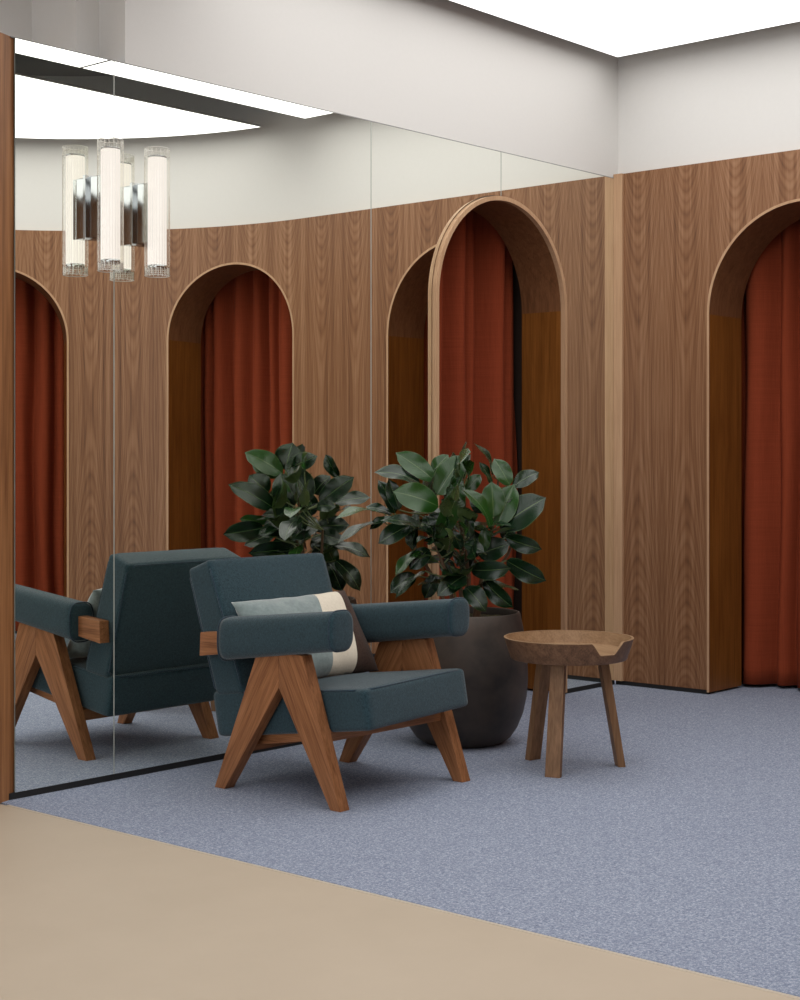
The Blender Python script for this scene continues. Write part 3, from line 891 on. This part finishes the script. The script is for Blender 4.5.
for a in [
    (302, 172, 132, 74, 78, .03, .02, 1), (290, 180, 160, 120, 50, .0, .0, 1), (312, 156, 345, 34, 98, .0, .0, 0),
    (312, 160, 456, 92, 70, .04, .04, 0), (268, 330, 60, 216, 78, .06, .09, 0), (234, 262, 152, 178, 84, .04, .05, 0),
    (420, 292, 340, 140, 92, .12, .10, 0), (332, 330, 290, 168, 94, .06, .05, 0), (464, 302, 618, 186, 80, .09, .12, 0),
    (452, 318, 536, 318, 52, .14, .17, 0), (452, 372, 342, 466, 84, .14, .20, 0), (218, 412, 36, 442, 64, .06, .10, 0),
    (332, 410, 192, 440, 62, .10, .14, 0), (522, 492, 692, 540, 58, .03, .05, 0), (536, 556, 648, 692, 66, .03, .05, 0),
    (504, 560, 566, 696, 74, .0, .0, 0), (352, 500, 148, 526, 60, .02, .04, 0), (230, 378, 108, 374, 36, .02, .03, 1),
    (352, 360, 212, 352, 50, .06, .08, 0), (550, 188, 490, 86, 40, -.02, -.04, 0), (440, 262, 512, 180, 66, .02, .02, 0),
    (530, 302, 692, 276, 62, .0, .0, 0), (440, 410, 600, 400, 70, .02, .03, 0), (360, 470, 250, 500, 70, .0, .02, 0),
    (430, 360, 400, 250, 70, .0, .0, 0), (260, 440, 130, 490, 60, -.02, .0, 0), (480, 470, 540, 590, 60, -.02, -.02, 1),
    (470, 440, 560, 470, 60, .06, .08, 0)]:
    mirr(*a)

# inner leaves round the stems, facing every way
for k in range(34):
    a = rl.uniform(0, 2*PI); zz = rl.uniform(.10, .40); rr_ = rl.uniform(.03, .12)*(1 if zz > .2 else .8)
    b_ = PB+Vector((rr_*math.cos(a), rr_*math.sin(a), zz)); out = Vector((math.cos(a), math.sin(a), rl.uniform(-.15, .75))).normalized()
    leaf(b_, b_+out*rl.uniform(.10, .15), rl.uniform(.055, .075), Vector((math.cos(a)*.3, math.sin(a)*.3, 1)), rl.uniform(-.5, .5), M['leaf'], rl.uniform(.04, .12), rl.uniform(.1, .25))

# ------------------------------------------------------------------ side table
TX, TY = 4.433, 3.132
tb = empty('side_table', (TX, TY, 0.002), 'small round oak tray table on three legs, notch in its rim', 'table')
seg = 240; nd = math.radians(253.5)
def rimh(a):
    d = abs((a-nd+PI) % (2*PI)-PI); d = math.degrees(d)
    if d < 8.5: return .410
    if d > 17.5: return .452
    return .410+(.452-.410)*(d-8.5)/9
rtop, rbot, zb = .2245, .202, .378
V = []; Fc = []; Vi = []; Fi = []
def rad_at(z): return rbot+(rtop-rbot)*(z-zb)/(.452-zb)
for k in range(seg):
    a = 2*PI*k/seg; h = rimh(a); c, s_ = math.cos(a), math.sin(a)
    V += [(0.05*c, .05*s_, zb), (rbot*c-.004*c, rbot*s_-.004*s_, zb), (rbot*c, rbot*s_, zb+.004), (rad_at(h)*c, rad_at(h)*s_, h), ((rad_at(h)-.008)*c, (rad_at(h)-.008)*s_, h)]
    ri = rad_at(h)-.008
    Vi += [(ri*c, ri*s_, h), ((rad_at(.409)-.010)*c, (rad_at(.409)-.010)*s_, min(h, .4095)), (.19*c, .19*s_, .4055), (.10*c, .10*s_, .405), (0.001*c, .001*s_, .405)]
for k in range(seg):
    j = (k+1) % seg
    for i in range(4): Fc.append((k*5+i, j*5+i, j*5+i+1, k*5+i+1))
    for i in range(4): Fi.append((k*5+i, j*5+i, j*5+i+1, k*5+i+1))
Fc.append(tuple(k*5 for k in range(seg)))
mesh_obj('rim', V, Fc, M['rim'], tb, smooth=35)
tr_ = mesh_obj('tray', Vi, Fi, M['tray'], tb, smooth=50)
# thin pale top line of the rim
VV, FF = [], []
for k in range(seg):
    a = 2*PI*k/seg; h = rimh(a); c, s_ = math.cos(a), math.sin(a); r = rad_at(h)
    VV += [((r+.0004)*c, (r+.0004)*s_, h-.001), ((r+.0002)*c, (r+.0002)*s_, h+.0006), ((r-.0084)*c, (r-.0084)*s_, h+.0006), ((r-.0084)*c, (r-.0084)*s_, h-.001)]
for k in range(seg):
    j = (k+1) % seg
    for i in range(3): FF.append((k*4+i, j*4+i, j*4+i+1, k*4+i+1))
o = mesh_obj('rim_edge', VV, FF, M['tray'], tb, smooth=35); o['label'] = 'pale rim edge'
for ang in (199, 79, 319):
    a = math.radians(ang); d = Vector((math.cos(a), math.sin(a), 0)); q = Vector((-d.y, d.x, 0))
    bm = bmesh.new()
    def ringv(r, z, wd, th):
        return [bm.verts.new(d*(r+sr*th)+q*(sq*wd)+Vector((0, 0, z))) for sr, sq in ((-1, -1), (-1, 1), (1, 1), (1, -1))]
    lo = ringv(.184, 0, .0265, .013); hi = ringv(.120, zb+.001, .0245, .015)
    bm.faces.new(lo[::-1]); bm.faces.new(hi)
    for i in range(4): bm.faces.new([lo[i], lo[(i+1) % 4], hi[(i+1) % 4], hi[i]])
    bmesh.ops.bevel(bm, geom=list(bm.edges), offset=.003, segments=2, affect='EDGES', profile=.7)
    bm_obj('leg', bm, M['table_leg'], tb, 40)
tb.scale = (.974, .974, .974)
pot.scale = (.985, .985, .975)
ch.location = (CXC-.016, CY-.014, 0)
bpy.data.objects['lumbar_pillow'].location += Vector((-.016, -.014, 0))
